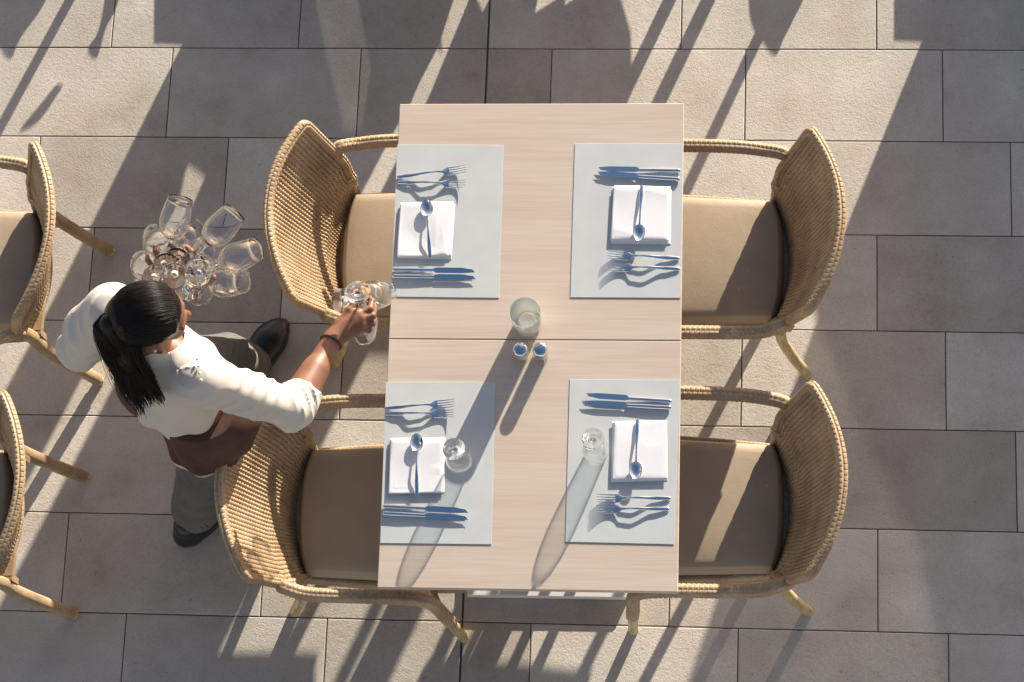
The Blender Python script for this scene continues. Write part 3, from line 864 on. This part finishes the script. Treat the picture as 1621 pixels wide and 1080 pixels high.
# face details
PI_ = lambda o: (pmat(person) @ o.matrix_parent_inverse).inverted()
ME_, MNL = new_mat('eye_white', (.6, .58, .55), .2), new_mat('nail', (.48, .27, .20), .25)
for s_ in (-1, 1):
    m = MB(); m.lathe([(.0095 * math.sin(t), .0095 * math.cos(t)) for t in np.linspace(0, math.pi, 14)], 18, hp(.0765, s_ * .031, -.0135))
    e_ = m.build('eye', ME_, person, 'all', world=True)
    m = MB(); m.lathe([(.0045 * math.sin(t), .0045 * math.cos(t)) for t in np.linspace(0, math.pi, 10)], 14, hp(.0820, s_ * .031, -.0150))
    m.build('iris', M['hair'], e_, 'all').matrix_parent_inverse = PI_(e_)
lips = MB(); lips.tube([hp(.0905, y, -.078 - .002 * math.cos(y * 70)) for y in np.linspace(-.021, .021, 11)], .0045 * np.sin(np.linspace(.3, math.pi - .3, 11)), 8)
lips.build('lips', new_mat('lip_skin', (.30, .11, .08), .4), person, 'all', world=True)
for F_ in (RF, LF):
    for nm, p in F_.items():
        d = unit(p[3] - p[2]); c = p[3] + A(0, 0, .0052) + d * .002; nails = MB()
        nails.tube([c - d * .005, c - d * .003, c + d * .004, c + d * .0055], [.0025, .0042, .0040, .0022], 10, normal=A(0, 0, 1), flat=.35)
        nails.build('fingernail', MNL, person, 'all', world=True)

# blouse with gathered sleeves
def fold(P, a, b, f, amp, seed):
    """creases running round a limb between a and b"""
    ax = unit(b - a); t = (P - a) @ ax; r = P - a - t[:, None] * ax
    r1 = unit(np.cross(ax, A(0, 0, 1))); r2 = np.cross(ax, r1); th = np.arctan2(r @ r2, r @ r1)
    return amp * (1.6 * np.abs(np.sin(t * f * .5 + .9 * np.sin(th * 2 + seed) + seed + 2.2 * np.sin(t * f * .13 + th))) ** .6 - .9) * (.55 + .45 * np.sin(th * 3 + seed * 2))
CL = EL + (WLh - EL) * .62; CR = ER + (WR - ER) * .30
def f_blouse(P):
    dn = .0035 * wob(P, 26, 4) + .0030 * (np.abs(wob(P, 34, 5)) ** .6 - .5)
    d = smin(cone(P, CH - SH * .060, WA - SH * .048, .100, .094), cone(P, CH + SH * .060, WA + SH * .048, .100, .094), .035)
    hem = PV + A(0, 0, .07)
    d = smin(d, cone(P, WA, hem, .118, .138), .03)
    d = smin(d, cone(P, SL - A(0, 0, .02), SR - A(0, 0, .02), .066, .066), .05)
    d = smin(d, cone(P, CH, A(-.89, -.20, 1.375), .09, .062), .03)
    # right sleeve
    mr = (SR + ER) / 2 + A(0, 0, .006)
    e = smin(cone(P, SR, mr, .062, .056), cone(P, mr, ER, .056, .051), .02)
    e2 = smin(cone(P, ER, ER + (CR - ER) * .65, .051, .048), cone(P, ER + (CR - ER) * .65, CR, .048, .046), .01)
    e = smin(e + fold(P, SR, ER, 95, .0085, 1.) * np.clip(.3 + np.linalg.norm(P - SR, axis=1) * 4, 0, 1), e2 + fold(P, ER, CR, 130, .0085, 2.), .015)
    d = smin(d, e, .03)
    # left sleeve, fuller, elbow pushed back
    ml = (SL + EL) / 2 + A(-.01, .005, .01)
    e = smin(cone(P, SL, ml, .064, .060), cone(P, ml, EL, .060, .055), .02)
    e2 = cone(P, EL, CL, .055, .044)
    e = smin(e + fold(P, SL, EL, 75, .007, 3.), e2 + fold(P, EL, CL, 90, .0045, 4.), .02)
    d = smin(d, e, .03) + dn
    # long drapes down the back
    az_ = np.arctan2(P[:, 1] - WA[1], P[:, 0] - WA[0]); zz = P[:, 2]
    d = d + .006 * np.sin(az_ * 9 + 2 * np.sin(zz * 9)) * np.clip((1.20 - zz) / .2, 0, 1)
    # cuts: hem, neck, cuffs; hollow inside
    d = np.maximum(d, (.975 + .012 * np.sin(az_ * 2) - zz))
    nk = cone(P, A(-.875, -.178, 1.30), A(-.865, -.16, 1.46), .050, .085)
    d = np.maximum(d, -nk)
    d = np.maximum(d, np.where(np.linalg.norm(P - CR, axis=1) < .09, (P - CR) @ unit(WR - ER), -1))
    d = np.maximum(d, np.where(np.linalg.norm(P - CL, axis=1) < .08, (P - CL) @ unit(WLh - EL), -1))
    ca = cone(P, ER + (CR - ER) * .7, CR + (WR - ER) * .1, .030, .041)
    d = np.maximum(d, -ca)
    d = np.maximum(d, -cone(P, EL + (CL - EL) * .7, CL + (WLh - EL) * .1, .028, .040))
    return d
V, Q = nets(f_blouse, A(-1.26, -.50, .93), A(-.47, .12, 1.44), .0042)
bm = MB(); bm.add(V, Q); bl = bm.build('blouse', M['blouse'], person, 'all', world=True)
bt = MB()   # row of small buttons on the shoulder seam
for k in range(4):
    c = SR + A(.012 + .004 * k, .028 - .017 * k, .070 - .002 * k)
    bt.lathe([(.0038 * math.sin(t), .0025 * math.cos(t)) for t in np.linspace(0, math.pi, 8)], 12, c)
bo = bt.build('shoulder_buttons', new_mat('pearl_button', (.62, .60, .56), .3), bl, 'all'); bo.matrix_parent_inverse = pmat(person).inverted()
bo.matrix_parent_inverse = (pmat(person) @ bl.matrix_parent_inverse).inverted()
# apron round the hips
def f_apron(P):
    d = smin(cone(P, WA - SH * .05, HLJ - A(0, 0, .02), .108, .124), cone(P, WA + SH * .05, HRJ - A(0, 0, .02), .108, .122), .04)
    d = smin(d, cone(P, HLJ, HLJ + (KL - HLJ) * .16, .118, .112), .03)
    d = smin(d, cone(P, HRJ, HRJ + (KR - HRJ) * .40, .118, .114), .04)
    az_ = np.arctan2(P[:, 1] - PV[1], P[:, 0] - PV[0]); zz = P[:, 2]
    d = d + .004 * np.sin(az_ * 14 + 3 * np.sin(zz * 8)) * np.clip((1.0 - zz) / .2, 0, 1) + .002 * wob(P, 30, 8)
    return d
def f_ap1(P):
    zz = P[:, 2]; d = f_apron(P)
    d = np.maximum(d, zz - 1.02); d = np.maximum(d, .790 - zz)
    return d
V, Q = nets(f_ap1, A(-1.16, -.56, .73), A(-.66, -.02, 1.04), .0042); am = MB(); am.add(V, Q); apn = am.build('apron', M['apron'], person, 'all', world=True)
def f_ap2(P):
    zz = P[:, 2]; d = f_apron(P) + .004
    d = np.maximum(d, zz - .82); d = np.maximum(d, .772 - zz)
    return np.maximum(d, -(f_apron(P) + .010))
V, Q = nets(f_ap2, A(-1.16, -.56, .73), A(-.66, -.02, .83), .0036); am = MB(); am.add(V, Q); hm = am.build('apron_lining', M['blouse'], apn, 'all')
hm.matrix_parent_inverse = (pmat(person) @ apn.matrix_parent_inverse).inverted()
# trousers
def f_trous(P):
    dn = .003 * wob(P, 30, 11)
    d = None
    for H_, K_, A_, sd in ((HLJ, KL, AL, 1.), (HRJ, KR, AR, 2.)):
        e = smin(cone(P, H_, K_, .094, .070), cone(P, K_, A_ - A(0, 0, .01), .069, .075), .03)
        e = e + fold(P, K_, A_, 42, .006, sd) + fold(P, H_, K_, 30, .004, sd + 1)
        e = np.maximum(e, A_[2] - .045 - P[:, 2])
        ax = unit(A_ - K_)
        e = np.maximum(e, -cone(P, A_ - ax * .05, A_ + ax * .12, .055, .078))
        d = e if d is None else smin(d, e, .02)
    d = smin(d, cone(P, HLJ, HRJ, .10, .10), .03)
    return d + dn
V, Q = nets(f_trous, A(-1.18, -.52, .03), A(-.74, .24, 1.0), .0055); tm = MB(); tm.add(V, Q); tm.build('trousers', M['trouser'], person, 'all', world=True)
# shoes
def shoe(heel, toe):
    L = np.linalg.norm(toe - heel); R = frame(toe - heel, (0, 0, 1)); o = heel
    def f(P):
        q = (P - o) @ R
        d = ell(q, (.055, 0, .045), (.062, .040, .050)); d = smin(d, ell(q, (L - .075, 0, .030), (.080, .048, .036)), .03)
        d = smin(d, cone(q, A(.05, 0, .035), A(L - .08, 0, .028), .040, .044), .03)
        d = smin(d, cone(q, A(.055, 0, .06), A(.05, 0, .10), .040, .038), .02)
        d = np.maximum(d, -q[:, 2] + .012)
        sole = np.maximum(np.abs(q[:, 2] - .010) - .010, ell(q * A(1, 1, 0), (L / 2 + .003, 0, 0), (L / 2 + .008, .047, .05)))
        return np.minimum(d, sole)
    lo, hi = bbox([heel, toe], .07); lo[2] = -.01; hi[2] = .16
    V, Q = nets(f, lo, hi, .0035); m = MB(); m.add(V, Q); m.build('shoe', M['shoe'], person, 'all', world=True)
shoe(A(-.965, .025, .001), A(-.825, .250, .001))
shoe(A(-1.092, -.440, .001), A(-.935, -.250, .001))
# hair: close cap and a pony tail of strands
def f_hair(P):
    q = (P - HC) @ HF / HS
    d = ell(q, (-.020, 0, .016), (.103, .084, .098))
    d = smin(d, ell(q, (-.085, 0, .020), (.040, .045, .045)), .03)
    # hairline: open towards the face
    cut = (q[:, 0] - .040) * .85 - (q[:, 2] - .045) * .75
    d = np.maximum(d, cut)
    side = (-.048 - q[:, 2]) ; d = np.maximum(d, np.where(q[:, 0] > -.03, (-.008 - q[:, 2]), side - .01))
    th = np.arctan2(q[:, 1], q[:, 2]); d = (d + .0004 * np.sin(th * 46 + 3 * q[:, 0] * 20)) * HS
    return d
V, Q = nets(f_hair, HC - .17, HC + .15, .0030); hmb = MB(); hmb.add(V, Q)
PT0 = hp(-.108, -.002, .026)
tail = bez([hp(-.085, 0, .022), hp(-.122, -.012, .020), at(190, 545, 1.50), at(207, 588, 1.44), at(236, 640, 1.35)], 26)
hmb.tube(tail[:21], np.interp(np.linspace(0, 1, 21), [0, .15, .45, .75, 1], [.016, .020, .030, .032, .016]), 24)
r = np.random.default_rng(5)
def strand(p0, pts, r0=.0011):
    hmb.tube(bez(pts, 14), r0 * np.linspace(1, .35, len(bez(pts, 14))), 4, caps=False)
tufts = [(math.sqrt(r.uniform(0, 1)), r.uniform(0, 6.283), r.uniform(.84, 1.05)) for _ in range(22)]
for k in range(1700):        # tail
    a = r.uniform(0, 6.283); rad = math.sqrt(r.uniform(.1, 1)); pts = []; tf = tufts[k % 22]; loose = k % 40 == 0
    l_ = tf[2] + r.uniform(-.06, .02); off = r.normal(size=3) * (.004 if loose else .0012)
    for t in (0, .15, .35, .55, .75, .9, 1.0):
        tt = t * l_ * (len(tail) - 1); i = min(int(tt), len(tail) - 2); c = tail[i] + (tail[i + 1] - tail[i]) * (tt - i)
        w = np.interp(t, [0, .2, .5, .8, 1], [.018, .030, .050, .052, .050])
        T_ = unit(tail[i + 1] - tail[i]); n1 = unit(np.cross(T_, A(0, 0, 1))); n2 = np.cross(T_, n1)
        m_ = np.clip((t - .55) / .45, 0, 1) ** 1.3 * .85
        x_ = rad * math.cos(a) * (1 - m_) + tf[0] * math.cos(tf[1]) * m_; y_ = rad * math.sin(a) * (1 - m_) + tf[0] * math.sin(tf[1]) * m_
        pts.append(c + n1 * w * x_ + n2 * w * .65 * y_ + off * t * (1 + t * 3))
    strand(None, pts, .0014)
for k in range(1500):        # combed back over the skull to the tie
    ph = r.uniform(-1.5, 1.5); st = r.uniform(0, 1)
    pts = []
    for t in np.linspace(0, 1, 6):
        x = .078 - .19 * t; yy = math.sin(ph) * math.sqrt(max(0, 1 - ((x + .02) / .106) ** 2)) * .0865; zz = .016 + math.cos(ph) * math.sqrt(max(0, 1 - ((x + .02) / .106) ** 2)) * .1005
        zz += .004 * t
        pts.append((x, yy, zz))
    pts = [p for p in pts if (p[0] - .043) * .85 - (p[2] - .045) * .75 < 0 and p[2] > (-.012 if p[0] > -.03 else -.05)]
    if len(pts) >= 3: strand(None, [hp(*p) + r.normal(size=3) * .0005 for p in pts], .0008)
hair = hmb.build('hair', M['hair'], person, 'all', world=True)
cl = MB(); c = hp(-.112, 0, .026); d0 = unit(tail[3] - tail[0])
ring = [c + .026 * (math.cos(t) * unit(np.cross(d0, A(0, 0, 1))) + math.sin(t) * np.cross(d0, unit(np.cross(d0, A(0, 0, 1))))) for t in np.linspace(0, 2 * math.pi, 25)[:-1]]
cl.tube(ring, .006, 10, closed=True); hc_ = cl.build('hair_clip', M['steel'], hair, 'all'); hc_.matrix_parent_inverse = (pmat(person) @ hair.matrix_parent_inverse).inverted()
er = MB(); er.lathe([(.0042 * math.sin(t), .0042 * math.cos(t)) for t in np.linspace(0, math.pi, 8)], 12, hp(-.002, -.084, -.048)); er.build('earring', M['linen'], person, 'all', world=True)
br = MB(); ax = unit(WR - ER); c = WR - ax * .012; n1 = unit(np.cross(ax, A(0, 0, 1))); n2 = np.cross(ax, n1)
br.tube([c + .0285 * (math.cos(t) * n1 + math.sin(t) * n2) for t in np.linspace(0, 2 * math.pi, 33)[:-1]], .0029, 8, closed=True)
br.build('bracelet', M['black'], person, 'all', world=True)
# ------------------------------------------------------------------ glasses she holds
def held(foot, rimpx, label, group, down=True, L=GL):
    """foot = (px, py, z); the rim lies on the pixel ray of rimpx at the glass's own length from the foot"""
    F_ = at(*foot); best = None
    for z in np.arange(foot[2] + (.0 if down else .2), foot[2] - .205, -.002):
        R1 = at(rimpx[0], rimpx[1], z); e = abs(np.linalg.norm(R1 - F_) - L)
        if best is None or e < best[0]: best = (e, R1)
    place_glass(F_, best[1], label, group)
gR = 'wine glasses in her right hand'
held((541, 477, .985), (612, 464), 'wine glass pinched in her right hand, bowl pointing right to the table edge', gR)
held((566, 462, 1.06), (576, 530), 'wine glass hanging mouth down from her right hand over the chair arm', gR)

gB = 'wine glasses in her left hand'
hs = [((258, 432, 1.10), (292, 288), 'wine glass in her left hand with bowl pointing farthest up the photo'),
      ((290, 428, 1.11), (376, 332), 'wine glass in her left hand with bowl tilted up and to the right'),
      ((303, 440, 1.10), (406, 394), 'wine glass in her left hand with bowl reaching farthest right'),
      ((292, 452, 1.09), (385, 446), 'wine glass in her left hand with bowl pointing level right, lowest of the right-hand ones'),
      ((298, 455, 1.12), (322, 462), 'wine glass in her left hand hanging down close beside her forehead'),
      ((262, 420, 1.13), (246, 372), 'wine glass in her left hand hanging below the long one, upper left of the bunch'),
      ((281, 412, 1.13), (303, 362), 'wine glass in her left hand hanging down between the top glass and the tilted one'),
      ((305, 420, 1.13), (337, 392), 'wine glass in her left hand in the middle of the bunch, right of her fingertips'),
      ((245, 440, 1.12), (226, 415), 'wine glass in her left hand at the left rim of the bunch'),
      ((276, 436, 1.14), (283, 398), 'wine glass in her left hand standing steeply in the centre of the bunch'),
      ((314, 432, 1.14), (322, 425), 'wine glass in her left hand hanging straight down, right of the thumb')]
gl0 = empty('wine_glass'); gfoot.build('foot', M['clear'], gl0, 'all'); gstem.build('stem', M['clear'], gl0, 'all'); gbowl.build('bowl', M['clear'], gl0, 'all'); used_gl.clear()
for f_, r_, lab in hs: held(f_, r_, lab, gB)
# ------------------------------------------------------------------ unseen casters added beyond the top of the frame, cut to traced floor shadows
YS = 1.75; TAN = math.tan(SUN_EL) / math.sin(SUN_AZ); KX = math.cos(SUN_AZ) / math.sin(SUN_AZ)
def sp(px, py, z=None):
    """where on the screen line the sun ray to this spot of the floor passes"""
    P = at(px, py, 0); t = YS - P[1]
    return (P[0] + KX * t, TAN * t if z is None else z)
def shade_board(name, pts, mat, parent, th=.022, y=YS):  # flat added panel, outline projected back from a floor shadow
    P = np.array(pts, float); P[:, 1] = np.maximum(P[:, 1], .0)
    n = len(P); V = np.concatenate([np.c_[P[:, 0], np.full(n, y), P[:, 1]], np.c_[P[:, 0], np.full(n, y + th), P[:, 1]]])
    q = [(i, (i + 1) % n, n + (i + 1) % n, n + i) for i in range(n)]
    mb = MB(); mb.add(V, q, [list(range(n)), list(range(n, 2 * n))[::-1]])
    return mb.build(name, mat, parent, smooth=False)
MS = new_mat('caster_brown', (.30, .22, .15), .8); ML = new_mat('caster_green', (.05, .10, .035), .5)  # plain colours for the added shadow shapes
half_shade = bpy.data.materials.new('half_shade_sheet'); half_shade.use_nodes = True  # part-transparent sheet invented to leave floor wedges half lit
_t = half_shade.node_tree; _p = _t.nodes['Principled BSDF']; _p.inputs['Base Color'].default_value = (.6, .56, .5, 1)
_x = _t.nodes.new('ShaderNodeMixShader'); _r = _t.nodes.new('ShaderNodeBsdfTransparent'); _x.inputs[0].default_value = .35
_t.links.new(_p.outputs[0], _x.inputs[1]); _t.links.new(_r.outputs[0], _x.inputs[2]); _t.links.new(_x.outputs[0], _t.nodes['Material Output'].inputs[0])
X = lambda px, py: sp(px, py)[0]
scr = empty('shadow_screen', (0, 0, 0)); tag(scr, 'low unseen cut-out shadow screen added beyond the left end of the terrace tables', 'screen')  # added unseen, shaped only for the dark area at left
shade_board('shade_board', [sp(245, -190), sp(243, 70), sp(292, 72), (X(240, 190), .4), (X(237, 193), .83), (X(138, 580), .83), sp(140, 580), sp(285, 312), sp(296, 262), sp(326, 285), sp(190, 600), (X(184, 610), .83),
                (X(676, 165) + .02, .83), (X(676, 165) + .02, sp(560, 330)[1]), sp(560, 330), sp(606, 238), sp(651, 162), sp(718, 0), sp(750, -190), sp(690, -190), sp(675, -40), sp(694, 74), sp(626, -40), sp(600, -190), sp(560, -190), sp(566, 0), sp(588, 110), sp(572, 216), sp(545, 216), sp(514, 90), sp(497, 0), sp(490, -190)], MS, scr)
shade_board('half_shade_infill', [sp(480, -190), sp(486, 0), sp(503, 90), sp(536, 230), sp(584, 230), sp(600, 110), sp(578, 0), sp(570, -190)], half_shade, scr, .004, YS + .009)  # added sheet in the gap, gives partial shade
shade_board('half_shade_infill', [sp(590, -190), sp(615, -40), sp(700, 92), sp(690, -40), sp(705, -190)], half_shade, scr, .004, YS + .009)
s2 = empty('shadow_screen', (0, 0, 0)); tag(s2, 'low unseen shadow screen with a scalloped foot added beyond the head of the tables', 'screen')  # added unseen, notched foot cut for the light wedges it lets through
shade_board('shade_board', [sp(772, -190), sp(746, 0), sp(679, 162), (X(676, 165), .82), (X(592, 540), .82), (X(592, 540), .45), (X(995, 165), .45), sp(995, 160), sp(1000, 115), sp(998, 60), sp(980, 0), sp(950, -100), sp(938, -10), sp(892, 19), sp(912, -90), sp(898, -90), sp(880, 10), sp(845, 31), sp(868, -90), sp(790, -90), sp(776, 5), sp(764, 29), sp(752, 5), sp(775, -190)], MS, s2)
s3 = empty('shadow_screen', (0, 0, 0)); tag(s3, 'long unseen shadow screen added beyond the upper right corner of the terrace', 'screen')  # added unseen, shaped to darken the right side of the floor
shade_board('shade_board', [sp(1415, -190), sp(1415, 65), sp(1463, 67), sp(1336, 379), sp(1290, 500), sp(1345, 640), sp(1400, 760), sp(1450, 860), sp(1500, 1080), (X(1505, 1080), .845), (2.9, .845), (2.9, 0), (2.0, 0)], MS, s3)
shade_board('half_shade_infill', [sp(1300, 495), sp(1357, 640), sp(1412, 760), sp(1462, 860), sp(1512, 1080), (X(1515, 1081), .845), (X(1175, 940), .845)], half_shade, s3, .004, YS + .009)
def post(px0, px1, py, z0, z1, lab):  # added unseen pole, as wide as the shadow strip it throws
    a, b_ = X(px0, py), X(px1, py); mb = MB(); w = (b_ - a) / 2
    mb.lathe([(0, z0), (w, z0), (w, z1 - .01), (w * .6, z1), (0, z1)], 20, ((a + b_) / 2, YS, 0)); o = mb.build('shadow_post', MS)
    tag(o, lab, 'shadow post')
post(103, 118, 0, 0, .83, 'thin unseen shadow post added left of the low screen beyond the terrace')
post(1050, 1070, 0, 0, .74, 'unseen shadow post added nearest the scalloped screen beyond the terrace')
post(1110, 1132, 0, 0, .74, 'unseen shadow post added halfway between two screens beyond the terrace')
post(1187, 1204, 70, 0, .74, 'unseen shadow post added with leafy shapes at its foot beyond the terrace')
def caster(lab, leaves):  # added unseen cut-outs, outlined after dark blotches on the floor
    p_ = empty('shadow_leaves', (0, 0, 0)); tag(p_, lab, 'caster')
    for L_ in leaves:
        pts = bez([sp(*q) for q in L_] + [sp(*L_[0])], 48)[:-1]
        shade_board('shadow_leaf', pts, ML, p_, .004, YS + .03)
caster('unseen leafy shadow plant at the foot of the round post beyond the terrace', [[(1181, -190), (1184, 0), (1190, 55), (1204, 76), (1226, 104), (1241, 75), (1257, 43), (1280, -10), (1330, -190)]])
caster('unseen leafy shadow plant beyond the upper left corner of the terrace', [[(-80, -190), (40, -190), (80, -20), (30, 76), (12, 108), (-20, 60), (-70, -20)],
      [(186, -190), (220, -190), (190, 0), (166, 60), (152, 106), (138, 92), (160, 40)], [(98, 152), (60, 206), (30, 222), (60, 184), (88, 150)]])
